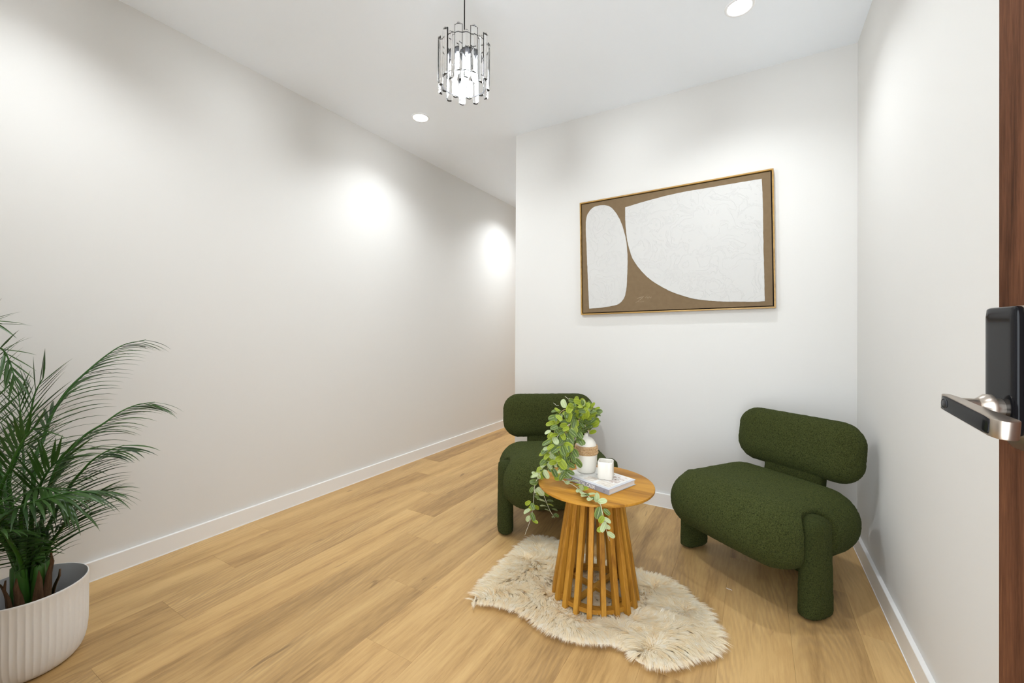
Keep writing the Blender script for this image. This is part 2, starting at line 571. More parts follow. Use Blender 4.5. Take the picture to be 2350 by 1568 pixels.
# crystal bars: chamfered bar, half of them raised, half lowered
BL = 0.182
def crystal_mesh():
    w, d, l, c = 0.0145, 0.0055, BL / 2, 0.004
    bm = bmesh.new()
    sec = [(-w, d * 0.6), (-w * 0.35, -d), (w * 0.35, -d), (w, d * 0.6), (w, d), (-w, d)]
    rings = []
    for z, k in ((-l, 0.72), (-l + 0.006, 1.0), (l - 0.006, 1.0), (l, 0.72)):
        rings.append([bm.verts.new((x * k, y * (k if y < 0 else 1), z)) for x, y in sec])
    for r0, r1 in zip(rings, rings[1:]):
        for i in range(6):
            j = (i + 1) % 6
            bm.faces.new((r0[i], r0[j], r1[j], r1[i]))
    bm.faces.new(rings[0][::-1]); bm.faces.new(rings[-1])
    bmesh.ops.recalc_face_normals(bm, faces=bm.faces[:])
    me = bpy.data.meshes.new('crystal_bar')
    bm.to_mesh(me); bm.free()
    me.materials.append(MT['glass'])
    return me
cme = crystal_mesh()
def edge_mesh():  # black strips added to draw the dark refraction along the glass edges
    vs, fs = [], []
    w, l, t = 0.0148, BL / 2 - 0.004, 0.0007
    def bx(x0, x1, y0, y1, z0, z1):
        k = len(vs)
        vs.extend([(x0, y0, z0), (x1, y0, z0), (x1, y1, z0), (x0, y1, z0), (x0, y0, z1), (x1, y0, z1), (x1, y1, z1), (x0, y1, z1)])
        fs.extend([tuple(k + i for i in f) for f in ((3, 2, 1, 0), (4, 5, 6, 7), (0, 1, 5, 4), (1, 2, 6, 5), (2, 3, 7, 6), (3, 0, 4, 7))])
    for s in (-1, 1):
        bx(s * w - t, s * w + t, 0.002, 0.0052, -l, l)
    bx(-w, w, 0.002, 0.0052, l, l + 2 * t)
    me = bpy.data.meshes.new('dark_refraction_strip')
    me.from_pydata(vs, [], fs)
    me.materials.append(MT['black_metal'])
    return me
eme = edge_mesh()
NB = 20
for i in range(NB):
    a = 2 * PI * i / NB + 0.10
    upb = i % 2 == 0
    zc = (ZB - 0.004 + BL / 2) if upb else (ZT + 0.004 - BL / 2)
    o = bpy.data.objects.new('crystal_bar', cme)
    rr = RR + 0.006
    o.location = (rr * math.cos(a), rr * math.sin(a), zc)
    o.rotation_euler = (0, 0, a + PI / 2)
    link(o, pend)
    if upb:
        q = bpy.data.objects.new('dark_refraction_strip', eme)
        link(q, o)

# ------------------------------------------------------------------ picture on the back wall
pic = empty('framed_picture', (-0.489, YB, 1.65))
pic.rotation_euler = (0, -math.radians(0.95), 0)
tag(pic, 'framed abstract painting of two white shapes on brown linen in a thin gold wood frame', 'painting')
PWd, PHt = 0.582, 0.397
def mat_linen():
    m = M('brown_linen', (0.20, 0.138, 0.078), 0.9, spec=0.1)
    t = NT(m)
    v = t.coords('Object')
    w1 = t.n('ShaderNodeTexWave', bands_direction='X'); w1.inputs['Scale'].default_value = 170; w1.inputs['Distortion'].default_value = 1.2
    w2 = t.n('ShaderNodeTexWave', bands_direction='Z'); w2.inputs['Scale'].default_value = 170; w2.inputs['Distortion'].default_value = 1.2
    t.l(v, w1.inputs[0]); t.l(v, w2.inputs[0])
    k = t.math('MULTIPLY', t.math('ADD', w1.outputs['Fac'], w2.outputs['Fac']), 0.5)
    n = t.noise(v, 35, 3)
    k2 = t.math('ADD', t.math('MULTIPLY', k, 0.6), t.math('MULTIPLY', n, 0.4))
    t.l(t.ramp(k2, [(0.2, (0.165, 0.112, 0.062)), (0.8, (0.245, 0.172, 0.10))]), t.b.inputs['Base Color'])
    t.bump(k, 0.4, 0.001)
    return m
def mat_plaster():
    m = M('white_impasto', (0.60, 0.588, 0.565), 0.7, spec=0.25)
    t = NT(m)
    v = t.coords('Object')
    n1 = t.noise(v, 9, 4, 0.6, 1.5)
    n2 = t.noise(v, 60, 3, 0.6)
    rid = t.ramp(n1, [(0.47, (0, 0, 0)), (0.50, (1, 1, 1)), (0.515, (0, 0, 0))])
    h = t.math('ADD', t.math('MULTIPLY', rid, 0.35), t.math('MULTIPLY', n2, 0.35))
    t.bump(h, 0.8, 0.003)
    return m
MT['linen'] = mat_linen()
MT['plaster'] = mat_plaster()
box('recess_tray', -PWd + 0.004, PWd - 0.004, -0.012, -0.002, -PHt + 0.004, PHt - 0.004, MT['recess'], pic)
canvas = box('canvas', -PWd + 0.014, PWd - 0.014, -0.027, -0.010, -PHt + 0.014, PHt - 0.014, MT['linen'], pic, bevel=0.0015, seg=1)
FW = 0.0085
for nm, (x0, x1, z0, z1) in (('r', (-PWd, PWd, PHt - FW, PHt)), ('r', (-PWd, PWd, -PHt, -PHt + FW)), ('r', (-PWd, -PWd + FW, -PHt + FW, PHt - FW)), ('r', (PWd - FW, PWd, -PHt + FW, PHt - FW))):
    box('frame_rail', x0, x1, -0.032, -0.001, z0, z1, MT['gold'], pic, bevel=0.001, seg=1)
S1 = [(-0.521, -0.354), (-0.527, -0.19), (-0.532, -0.026), (-0.537, 0.139), (-0.539, 0.222), (-0.533, 0.287), (-0.51, 0.328), (-0.476, 0.351), (-0.425, 0.355), (-0.372, 0.34), (-0.34, 0.311), (-0.309, 0.26), (-0.286, 0.205), (-0.271, 0.156), (-0.258, 0.088), (-0.251, 0.009), (-0.25, -0.069), (-0.254, -0.162), (-0.26, -0.232), (-0.273, -0.286), (-0.293, -0.316), (-0.321, -0.335), (-0.357, -0.343), (-0.439, -0.352)]
S2 = [(-0.261, 0.314), (-0.261, 0.237), (-0.257, 0.15), (-0.25, 0.087), (-0.235, 0.023), (-0.215, -0.038), (-0.178, -0.099), (-0.115, -0.173), (-0.036, -0.234), (0.034, -0.275), (0.129, -0.314), (0.208, -0.333), (0.297, -0.346), (0.39, -0.352), (0.479, -0.357), (0.528, -0.357), (0.528, -0.231), (0.527, -0.097), (0.527, 0.037), (0.527, 0.171), (0.526, 0.272), (0.524, 0.348), (0.459, 0.349), (0.338, 0.349), (0.234, 0.349), (0.145, 0.35), (0.042, 0.347), (-0.065, 0.338), (-0.176, 0.325)]
def rough_outline(S, sharp, seed):
    """dense outline, smooth between sharp corners, edge a little ragged"""
    n = len(S); out = []
    for i in range(n):
        p0, p1, p2, p3 = (Vector((*S[(i + k) % n], 0)) for k in (-1, 0, 1, 2))
        if i in sharp: p0 = p1 * 2 - p2
        if (i + 1) % n in sharp: p3 = p2 * 2 - p1
        for s in range(10):
            t = s / 10
            q = 0.5 * ((2 * p1) + (p2 - p0) * t + (2 * p0 - 5 * p1 + 4 * p2 - p3) * t * t + (3 * p1 - p0 - 3 * p2 + p3) * t ** 3)
            nv = noise.noise_vector(Vector((q.x * 60, q.y * 60, seed)))
            nv2 = noise.noise_vector(Vector((q.x * 14, q.y * 14, seed + 5)))
            out.append((q.x + nv.x * 0.0012 + nv2.x * 0.0012, q.y + nv.y * 0.0012 + nv2.y * 0.0012))
    return out
for S, sh, sd in ((S1, {0}, 1.0), (S2, {0, 15, 21}, 9.0)):
    bm = prism_bm(rough_outline(S, sh, sd), -0.0295, -0.026)
    bm_obj('white_shape', bm, MT['plaster'], canvas)
MT['sig'] = M('signature_ink', (0.42, 0.33, 0.22), 0.7)
for pts in ([(-0.2, -0.329), (-0.154, -0.297), (-0.192, -0.302), (-0.147, -0.289), (-0.185, -0.322), (-0.147, -0.324)], [(-0.139, -0.301), (-0.128, -0.294), (-0.121, -0.304), (-0.113, -0.295), (-0.106, -0.303), (-0.099, -0.296)]):
    vs, fs = tube(catmull([(x, -0.0272, z) for x, z in pts], 6), 0.0007, 4)
    mesh_obj('signature', vs, fs, MT['sig'], canvas)

# ------------------------------------------------------------------ armchairs
def displace(bm, amp, scale):
    bm.normal_update()
    for v in bm.verts:
        k = noise.noise(v.co * scale) * amp + noise.noise(v.co * scale * 2.6) * amp * 0.5
        v.co += v.normal * k

def boucle_part(name, half, rad, cen, parent, n=40, tilt=0.0, shape=None):
    bm = rbox(half, rad, n)
    if shape:
        for v in bm.verts:
            v.co = shape(v.co)
    displace(bm, 0.0018, 80)
    o = bm_obj(name, bm, MT['boucle'], parent, True, loc=cen)
    o.rotation_euler = (-tilt, 0, 0)
    return o

def seat_shape(co):
    # crown on the top, front edge hanging lower than the back
    x, y, z = co
    k = 1 - (x / 0.34) ** 2
    if z > 0: z += 0.004 * max(0, k)
    # hollow in each flank where the leg is let in
    lim = 0.335 - 0.062 * math.exp(-((y + 0.085) / 0.092) ** 4)
    if abs(x) > lim - 0.02:
        x = math.copysign(min(abs(x), lim), x)
    y -= 0.018 * max(0, k) if y < 0 else 0
    return Vector((x, y, z))
def back_shape(co):
    x, y, z = co
    y -= 0.10 * x * x         # wings curve a little forward
    return Vector((x, y, z))

def armchair(loc, deg, label):
    t = empty('armchair', (*loc, 0), math.radians(deg))
    tag(t, label, 'armchair', 'green armchairs by the back wall')
    boucle_part('seat', (0.326, 0.305, 0.138), (0.14, 0.175, 0.136), (0, 0.055, 0.297), t, 48, shape=seat_shape)
    boucle_part('backrest', (0.296, 0.062, 0.138), (0.105, 0.06, 0.10), (0, 0.335, 0.578), t, 44, tilt=math.radians(8), shape=back_shape)
    boucle_part('back_support', (0.14, 0.03, 0.11), (0.02, 0.02, 0.02), (0, 0.315, 0.42), t, 12, tilt=math.radians(8))
    for s in (-1, 1):
        def leg_shape(co, s=s):
            x, y, z = co
            k = 1.0 + 0.10 * (-z / 0.2)      # a little wider at the foot
            if z > 0.12: z -= 0.030 * (z - 0.12) / 0.078 * (y / 0.076) ** 2
            return Vector((x * (1 + 0.04 * (-z / 0.2)), y * k, z))
        boucle_part('leg', (0.043, 0.076, 0.198), (0.042, 0.066, 0.022), (s * 0.298, -0.03, 0.1985), t, 26, shape=leg_shape)
    boucle_part('rear_leg', (0.12, 0.045, 0.10), (0.04, 0.04, 0.03), (0, 0.24, 0.1005), t, 12)
    return t
armchair((-0.018, 2.235), -35.5, 'dark green boucle armchair in the corner by the right wall')
armchair((-0.985, 2.20), 34, 'dark green boucle armchair behind the side table, half hidden by the trailing vine')

# ------------------------------------------------------------------ side table
TX, TY, TZ = -0.59, 1.717, 0.48
RUG_Z = 0.011
tab = empty('side_table', (TX, TY, RUG_Z))
tag(tab, 'round golden oak side table on a flared drum of slats', 'side table')
zt = TZ - RUG_Z
vs, fs = lathe([(0.0, zt), (0.239, zt), (0.2415, zt - 0.001), (0.2425, zt - 0.003), (0.2425, zt - 0.008), (0.240, zt - 0.011), (0.212, zt - 0.019), (0.0, zt - 0.019)], 96)
top = mesh_obj('tabletop', vs, fs, MT['table_x'], tab, True)
top.data.set_sharp_from_angle(angle=0.5)
cam_dir = math.atan2(-TY, -TX)
def slat_mesh():
    bm = bmesh.new()
    rt, rb, z1 = 0.112, 0.184, zt - 0.017
    w, d = 0.0098, 0.027
    ring = []
    for (r, z) in ((rb, 0.0), (rt, z1)):
        ring.append([bm.verts.new((r - d, -w, z)), bm.verts.new((r, -w, z)), bm.verts.new((r, w, z)), bm.verts.new((r - d, w, z))])
    for i in range(4):
        j = (i + 1) % 4
        bm.faces.new((ring[0][i], ring[0][j], ring[1][j], ring[1][i]))
    bm.faces.new(ring[0][::-1]); bm.faces.new(ring[1])
    bmesh.ops.bevel(bm, geom=[ed for ed in bm.edges], offset=0.0013, segments=1, affect='EDGES')
    bmesh.ops.recalc_face_normals(bm, faces=bm.faces[:])
    me = bpy.data.meshes.new('slat')
    bm.to_mesh(me); bm.free()
    me.materials.append(MT['table_z'])
    return me
sme = slat_mesh()
for k in range(20):
    o = bpy.data.objects.new('slat', sme)
    o.rotation_euler = (0, 0, cam_dir + math.radians(-6.7 + 18 * k))
    link(o, tab)
def ring(name, ro, ri, z0, z1):
    vs, fs = lathe([(ri, z0), (ro, z0), (ro, z1), (ri, z1), (ri, z0)], 64)
    o = mesh_obj(name, vs, fs, MT['table_x'], tab, True)
    o.data.set_sharp_from_angle(angle=0.5)
    return o
ring('base_ring', 0.1665, 0.140, 0.012, 0.030)
ring('top_ring', 0.092, 0.070, zt - 0.044, zt - 0.018)
for a, dz in ((cam_dir + 0.95, 0.0), (cam_dir - 0.62, 0.0002)):
    o = box('cross_bar', -0.142, 0.142, -0.010, 0.010, 0.0135, 0.029, MT['table_x'], tab, bevel=0.001, seg=1)
    o.rotation_euler = (0, 0, a)
    o.location = (0, 0, dz)

# ------------------------------------------------------------------ sheepskin rug
OUT = [(-1.001, 1.368), (-1.043, 1.533), (-1.045, 1.652), (-1.055, 1.854), (-1.026, 1.993), (-0.93, 2.03), (-0.83, 1.985), (-0.70, 1.95), (-0.58, 1.965), (-0.473, 1.965), (-0.323, 1.962), (-0.223, 1.88), (-0.16, 1.822), (-0.107, 1.714), (-0.092, 1.66), (-0.118, 1.576), (-0.167, 1.525), (-0.23, 1.445), (-0.3, 1.418), (-0.35, 1.416), (-0.412, 1.454), (-0.467, 1.431), (-0.536, 1.397), (-0.597, 1.385), (-0.689, 1.394), (-0.777, 1.42), (-0.84, 1.427), (-0.946, 1.398)]
oc = np.array(OUT)
pts = catmull([(x, y, 0) for x, y in OUT] + [(OUT[0][0], OUT[0][1], 0)], 6)[:-1]
poly = np.array([(p.x, p.y) for p in pts])
cen = np.array([-0.58, 1.69])
def inset(P, d):
    n = len(P); out = []
    for i in range(n):
        t = P[(i + 1) % n] - P[i - 1]; t = t / (np.linalg.norm(t) + 1e-9)
        nrm = np.array([-t[1], t[0]])
        if np.dot(nrm, cen - P[i]) < 0 and False: nrm = -nrm
        out.append(P[i] + nrm * d)
    return np.array(out)
area = 0.5 * np.sum(poly[:, 0] * np.roll(poly[:, 1], -1) - np.roll(poly[:, 0], -1) * poly[:, 1])
base = inset(poly, 0.024 if area > 0 else -0.024)
MT['hide'] = M('hide_backing', (0.85, 0.78, 0.66), 0.8)
def mat_wool():
    m = M('cream_wool', (0.86, 0.78, 0.62), 0.75, spec=0.2)
    t = NT(m)
    at = t.n('ShaderNodeAttribute', attribute_name='tone')
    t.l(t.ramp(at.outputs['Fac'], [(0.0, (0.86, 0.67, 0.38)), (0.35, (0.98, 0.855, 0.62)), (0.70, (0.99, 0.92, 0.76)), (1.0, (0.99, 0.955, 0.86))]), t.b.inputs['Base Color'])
    tr = t.n('ShaderNodeBsdfTranslucent')
    t.l(t.b.inputs['Base Color'].links[0].from_socket, tr.inputs[0])
    mx = t.n('ShaderNodeMixShader')
    mx.inputs[0].default_value = 0.45
    t.l(t.b.outputs[0], mx.inputs[1]); t.l(tr.outputs[0], mx.inputs[2])
    t.l(mx.outputs[0], t.t.nodes['Material Output'].inputs[0])
    return m
MT['wool'] = mat_wool()
rug = empty('sheepskin_rug', (0, 0, 0))
rug.location = (cen[0], cen[1], 0)
tag(rug, 'cream sheepskin rug with long shaggy wool lying under the side table', 'rug')
bl = base - cen
n = len(bl)
vs = [(x, y, 0.001) for x, y in bl] + [(x, y, 0.009) for x, y in bl]
bm = bmesh.new()
bv = [bm.verts.new(v) for v in vs]
bm.faces.new(bv[:n][::-1]); bm.faces.new(bv[n:])
for i in range(n):
    j = (i + 1) % n
    bm.faces.new((bv[i], bv[j], bv[n + j], bv[n + i]))
bmesh.ops.triangulate(bm, faces=bm.faces[:])
bm_obj('hide', bm, MT['hide'], rug)
# wool: tapered ribbons in locks
def inside(P, q):
    x, y = q[:, 0], q[:, 1]
    c = np.zeros(len(q), bool)
    j = len(P) - 1
    for i in range(len(P)):
        xi, yi = P[i]; xj, yj = P[j]
        cond = ((yi > y) != (yj > y)) & (x < (xj - xi) * (y - yi) / (yj - yi + 1e-12) + xi)
        c ^= cond
        j = i
    return c
NS = 90000
rng = np.random.default_rng(3)
lo_, hi_ = base.min(0), base.max(0)
q = rng.uniform(lo_, hi_, (NS * 3, 2))
q = q[inside(base, q)][:NS]
NS = len(q)
# distance to the outline and outward direction there
best = np.full(NS, 1e9); outd = np.zeros((NS, 2))
for i in range(len(base)):
    d = q - base[i]
    dd = (d * d).sum(1)
    t = base[(i + 1) % len(base)] - base[i - 1]
    nrm = np.array([t[1], -t[0]]) * (1 if area > 0 else -1)
    nrm = nrm / (np.linalg.norm(nrm) + 1e-9)
    mk = dd < best
    best[mk] = dd[mk]; outd[mk] = nrm
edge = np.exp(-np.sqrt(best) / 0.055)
def vn(a, s, k):
    # smooth pseudo noise made of sines
    x, y = a[:, 0] * s, a[:, 1] * s
    return np.sin(x * 1.3 + y * 2.1 + k) + np.sin(x * -2.3 + y * 1.1 + k * 2.7) + np.sin(x * 0.7 - y * 2.9 + k * 1.9)
# locks: nearest clump centre pulls the tips together
ncl = 3400
cl = rng.uniform(lo_, hi_, (ncl * 2, 2))
cl = cl[inside(base, cl)]
cid = np.zeros(NS, int)
tree = kdtree.KDTree(len(cl))
for i, (x, y) in enumerate(cl.tolist()):
    tree.insert((x, y, 0), i)
tree.balance()
for i, (x, y) in enumerate(q.tolist()):
    cid[i] = tree.find((x, y, 0))[1]
cc = cl[cid]
ang = 0.9 * vn(cc, 5.0, 0.3) + 0.7 * vn(cc, 14.0, 2.0) + rng.normal(0, 0.25, len(cl))[cid]
flow = np.c_[np.cos(ang - 0.6), np.sin(ang - 0.6)]
dirn = flow * (1 - edge)[:, None] + outd * (edge * 2.2)[:, None] + rng.normal(0, 0.16, (NS, 2))
dirn /= np.linalg.norm(dirn, axis=1)[:, None]
rt = np.hypot(q[:, 0] - TX, q[:, 1] - TY)
press = np.where((rt > 0.128) & (rt < 0.205), 0.30, np.where(rt < 0.13, 0.62, 1.0))
L = (0.043 + 0.010 * rng.random(NS) + 0.006 * rng.normal(0, 1, len(cl))[cid]) * press
lean = 0.80 + 0.12 * edge + rng.normal(0, 0.05, NS)
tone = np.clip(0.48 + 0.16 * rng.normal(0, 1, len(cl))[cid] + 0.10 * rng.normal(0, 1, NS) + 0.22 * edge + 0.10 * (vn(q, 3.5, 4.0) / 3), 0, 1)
SEG = 4
P = np.zeros((NS, SEG, 3))
pull = (cc - q)
for k in range(SEG):
    t = k / (SEG - 1)
    h = L * (t * (1 - lean * 0.75 * t)) * 0.95
    f_ = L * lean * t ** 1.35
    P[:, k, :2] = q + dirn * f_[:, None] + pull * (0.62 * t)
    P[:, k, 2] = 0.009 + np.maximum(h, 0.0) * (1 - 0.35 * edge * t)
P[:, :, 0] -= cen[0]; P[:, :, 1] -= cen[1]
P[:, :, 2] = np.maximum(P[:, :, 2], 0.0035)
side = np.c_[-dirn[:, 1], dirn[:, 0], np.zeros(NS)] + rng.normal(0, 0.14, (NS, 3))
side /= np.linalg.norm(side, axis=1)[:, None]
W = np.array([0.0008, 0.0008, 0.0006])
verts = np.zeros((NS, SEG * 2 - 1, 3), np.float32)
for k in range(SEG - 1):
    verts[:, 2 * k] = P[:, k] - side * W[k]
    verts[:, 2 * k + 1] = P[:, k] + side * W[k]
verts[:, -1] = P[:, -1]
verts[:, :, 2] = np.maximum(verts[:, :, 2], 0.002)
nv = SEG * 2 - 1
idx = np.arange(NS)[:, None] * nv
tri = []
for k in range(SEG - 2):
    a0 = 2 * k
    tri += [[a0, a0 + 1, a0 + 3], [a0, a0 + 3, a0 + 2]]
a0 = 2 * (SEG - 2)
tri.append([a0, a0 + 1, a0 + 2])
F = np.concatenate([idx + np.array(t)[None] for t in tri], 0)
me = bpy.data.meshes.new('wool_pile')
me.vertices.add(NS * nv)
me.vertices.foreach_set('co', verts.reshape(-1))
me.loops.add(F.size)
me.loops.foreach_set('vertex_index', F.reshape(-1).astype(np.int32))
me.polygons.add(len(F))
me.polygons.foreach_set('loop_start', np.arange(0, F.size, 3, dtype=np.int32))
at = me.attributes.new('tone', 'FLOAT', 'POINT')
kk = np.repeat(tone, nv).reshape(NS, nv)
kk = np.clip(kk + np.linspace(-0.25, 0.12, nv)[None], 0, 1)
at.data.foreach_set('value', kk.reshape(-1).astype(np.float32))
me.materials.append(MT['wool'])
me.update(); me.validate()
wool = bpy.data.objects.new('wool_pile', me)
link(wool, rug)
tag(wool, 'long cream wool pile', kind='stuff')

# ------------------------------------------------------------------ book
B0, B1, B2 = Vector((-0.495, 1.602, TZ)), Vector((-0.426, 1.771, TZ)), Vector((-0.726, 1.686, TZ))
bx = (B2 - B0).normalized()                  # along the spine, from the front corner
ang_b = math.atan2(bx.y, bx.x)
book = empty('book', B0 + Vector((0, 0, 0.0002)), ang_b)
tag(book, 'thick grey hardback book with a pale photo cover lying on the side table', 'book')
# local x along the spine, local -y away from the spine towards the fore edge
SL, BW, BT = 0.246, 0.182, 0.0215
MT['cover'] = M('book_cover_grey', (0.55, 0.56, 0.60), 0.35)
MT['pages'] = M('book_pages', (0.80, 0.75, 0.70), 0.8)
MT['white_ink'] = M('white_ink', (0.85, 0.85, 0.86), 0.5)
MT['dark_ink'] = M('dark_ink', (0.03, 0.03, 0.035), 0.5)
box('page_block', 0.004, SL - 0.004, -BW + 0.004, -0.003, 0.0022, BT - 0.0022, MT['pages'], book)
box('cover_board', 0, SL, -BW, 0, 0, 0.0022, MT['cover'], book, bevel=0.0005, seg=1)
ctop = box('cover_board', 0, SL, -BW, 0, BT - 0.0022, BT, MT['cover'], book, bevel=0.0005, seg=1)
MT['spine'] = M('book_spine_grey', (0.33, 0.34, 0.40), 0.4)
spine = box('spine', 0, SL, -0.0025, 0.0006, 0.0008, BT - 0.0008, MT['spine'], book, bevel=0.0005, seg=1)
def mat_print(name, stops, scale, stretch=(1, 1, 1)):
    m = M(name, stops[0][1], 0.4)
    t = NT(m)
    k = t.noise(t.coords('Object', stretch), scale, 4, 0.7, 0.6)
    t.l(t.ramp(k, stops), t.b.inputs['Base Color'])
    return m
MT['print_pale'] = mat_print('cover_photo_pale', [(0.30, (0.50, 0.50, 0.47)), (0.5, (0.72, 0.71, 0.68)), (0.7, (0.80, 0.79, 0.77))], 30)
MT['print_brown'] = mat_print('cover_photo_interior', [(0.36, (0.20, 0.11, 0.07)), (0.46, (0.58, 0.48, 0.42)), (0.56, (0.80, 0.78, 0.77)), (0.72, (0.35, 0.27, 0.22))], 75)
MT['print_dune'] = mat_print('cover_photo_dune', [(0.30, (0.42, 0.36, 0.30)), (0.5, (0.66, 0.60, 0.53)), (0.7, (0.78, 0.74, 0.68))], 40, (1, 3, 1))
MT['print_purple'] = mat_print('spine_ornament', [(0.40, (0.16, 0.13, 0.20)), (0.5, (0.45, 0.43, 0.52)), (0.65, (0.70, 0.69, 0.74))], 160)
def sheet(name, x0, x1, y0, y1, z, m, parent):
    return mesh_obj(name, [(x0, y0, z), (x1, y0, z), (x1, y1, z), (x0, y1, z)], [(0, 1, 2, 3)], m, parent)
zc = BT + 0.0002
sheet('cover_print', 0.012, SL - 0.002, -BW + 0.002, -0.014, zc, MT['print_pale'], ctop)
sheet('cover_print', 0.016, 0.085, -0.066, -0.020, zc + 0.0002, MT['print_dune'], ctop)
sheet('cover_print', 0.022, 0.082, -0.118, -0.072, zc + 0.0002, MT['print_brown'], ctop)
sheet('cover_print', 0.022, 0.082, -0.168, -0.122, zc + 0.0002, MT['print_brown'], ctop)
sheet('cover_print', 0.092, 0.150, -0.168, -0.122, zc + 0.0002, MT['print_brown'], ctop)
sheet('cover_print', 0.10, 0.150, -0.066, -0.020, zc + 0.0002, MT['print_dune'], ctop)
# lettering
def text_obj(name, body, size, m, parent, loc, rot, sx=1.0, bold=0.0):
    cu = bpy.data.curves.new(name, 'FONT')
    cu.body = body
    cu.size = size
    cu.align_x = 'LEFT'
    cu.extrude = 0.0001
    cu.offset = bold
    tmp = bpy.data.objects.new(name + '_tmp', cu)
    COL.objects.link(tmp)
    bpy.context.view_layer.update()
    dg = bpy.context.evaluated_depsgraph_get()
    me = bpy.data.meshes.new_from_object(tmp.evaluated_get(dg))
    bpy.data.objects.remove(tmp, do_unlink=True)
    me.materials.clear()
    me.materials.append(m)
    o = bpy.data.objects.new(name, me)
    o.location = loc
    o.rotation_euler = rot
    o.scale = (sx, 1, 1)
    return link(o, parent)
# spine faces local +y; letters run from the far end to the near corner
text_obj('spine_title', 'COASTAL CALM', 0.0205, MT['white_ink'], spine, (0.190, 0.0008, 0.0036), (PI / 2, 0, PI), 0.80, 0.00045)
text_obj('spine_mark', 'vj', 0.0085, MT['dark_ink'], spine, (0.026, 0.0008, 0.0082), (PI / 2, 0, PI))
mesh_obj('spine_ornament', [(0.200, 0.0008, 0.002), (0.242, 0.0008, 0.002), (0.242, 0.0008, BT - 0.002), (0.200, 0.0008, BT - 0.002)], [(0, 1, 2, 3)], MT['print_purple'], spine)
MT['print_dark'] = mat_print('cover_dark_marks', [(0.40, (0.03, 0.03, 0.035)), (0.52, (0.30, 0.29, 0.29)), (0.6, (0.78, 0.77, 0.76))], 260)
sheet('cover_print', 0.115, 0.150, -0.112, -0.102, zc + 0.0002, MT['print_dark'], ctop)

# ------------------------------------------------------------------ vase with rope band
BZ = TZ + BT + 0.0008
vase = empty('vase', (-0.648, 1.763, BZ))
tag(vase, 'small matte white bottle vase with a braided jute band, standing on the book', 'vase')
prof = [(0.0, 0.0), (0.034, 0.0), (0.039, 0.003), (0.0425, 0.012), (0.0455, 0.03), (0.0472, 0.055), (0.0478, 0.078), (0.0472, 0.098), (0.0445, 0.116), (0.0395, 0.130), (0.0325, 0.141), (0.0235, 0.149), (0.0145, 0.1535), (0.0095, 0.156), (0.0082, 0.160), (0.0082, 0.169), (0.0076, 0.1705), (0.0062, 0.1695), (0.0060, 0.150), (0.012, 0.140), (0.012, 0.12), (0.0, 0.11)]
vs, fs = lathe(prof, 64)
mesh_obj('bottle', vs, fs, MT['ceramic'], vase, True)
MT['jute'] = mat_print('jute', [(0.3, (0.30, 0.16, 0.06)), (0.5, (0.56, 0.35, 0.17)), (0.7, (0.72, 0.52, 0.30))], 220)
for row in range(3):
    z0 = 0.088 + row * 0.0118
    rv = float(np.interp(z0, [0.078, 0.098, 0.116, 0.130], [0.0478, 0.0472, 0.0445, 0.0395]))
    for ph in range(3):
        path = []
        N = 220
        for i in range(N):
            a = 2 * PI * i / N
            w = 15 * a + ph * 2 * PI / 3 + row * 0.9
            path.append(Vector(((rv + 0.0022 + 0.0016 * math.cos(2 * w)) * math.cos(a), (rv + 0.0022 + 0.0016 * math.cos(2 * w)) * math.sin(a), z0 + 0.0056 * math.sin(w))))
        vs, fs = tube(path, 0.0024, 5, closed=True)
        mesh_obj('jute_strand', vs, fs, MT['jute'], vase, True)

# ------------------------------------------------------------------ clover cup
cup = empty('candle_cup', (-0.548, 1.727, BZ), 0.35 + 0.62)
tag(cup, 'white four-lobed ceramic candle cup on the book beside the vase', 'cup')
def lobe(a, r, z):
    return r * (1 + 0.13 * math.cos(4 * a))
prof = [(0.0, 0.0), (0.031, 0.0), (0.0335, 0.0015), (0.0345, 0.004), (0.0345, 0.070), (0.0338, 0.0722), (0.0325, 0.0730), (0.0308, 0.0722), (0.0302, 0.070), (0.0302, 0.012), (0.028, 0.008), (0.0, 0.008)]
vs, fs = lathe(prof, 96, lobe)
cu_o = mesh_obj('cup_body', vs, fs, MT['cup'], cup, True)

# ------------------------------------------------------------------ planter
plt = empty('planter', (-2.10, 0.39, 0))
tag(plt, 'round white planter with vertical flutes standing by the left wall', 'planter')
HP = 0.262
NR = 52
def flute(a, r, z):
    k = min(1.0, max(0.0, (z - 0.002) / 0.03)) * min(1.0, max(0.0, (HP - 0.004 - z) / 0.006))
    ph = (a * NR / (2 * PI)) % 1.0
    return r - 0.0026 * k * (math.sin(PI * ph) ** 0.8)
prof = [(0.0, 0.0), (0.100, 0.0), (0.108, 0.002), (0.116, 0.008), (0.124, 0.018), (0.131, 0.034), (0.1365, 0.058), (0.1395, 0.09), (0.1402, 0.14), (0.1402, 0.20), (0.1400, HP - 0.008), (0.1400, HP - 0.004), (0.1395, HP - 0.001), (0.1385, HP), (0.1365, HP)]
vs, fs = lathe(prof, NR * 10, flute)
MT['planter'] = M('planter_white', (0.78, 0.76, 0.73), 0.45)
MT['planter_in'] = M('planter_inside', (0.55, 0.56, 0.58), 0.5)
mesh_obj('pot_wall', vs, fs, MT['planter'], plt, True)
vs, fs = lathe([(0.1365, HP), (0.1355, HP - 0.002), (0.1355, 0.08), (0.125, 0.04), (0.0, 0.03)], 96)
mesh_obj('pot_lining', vs, fs, MT['planter_in'], plt, True)
soil_v, soil_f = lathe([(0.0, 0.125), (0.06, 0.122), (0.10, 0.116), (0.128, 0.112)], 40, lambda a, r, z: r * (1 + 0.01 * math.sin(9 * a)))
mesh_obj('soil', soil_v, soil_f, mat_print('dark_soil', [(0.3, (0.012, 0.008, 0.005)), (0.7, (0.05, 0.035, 0.022))], 120), plt, True)

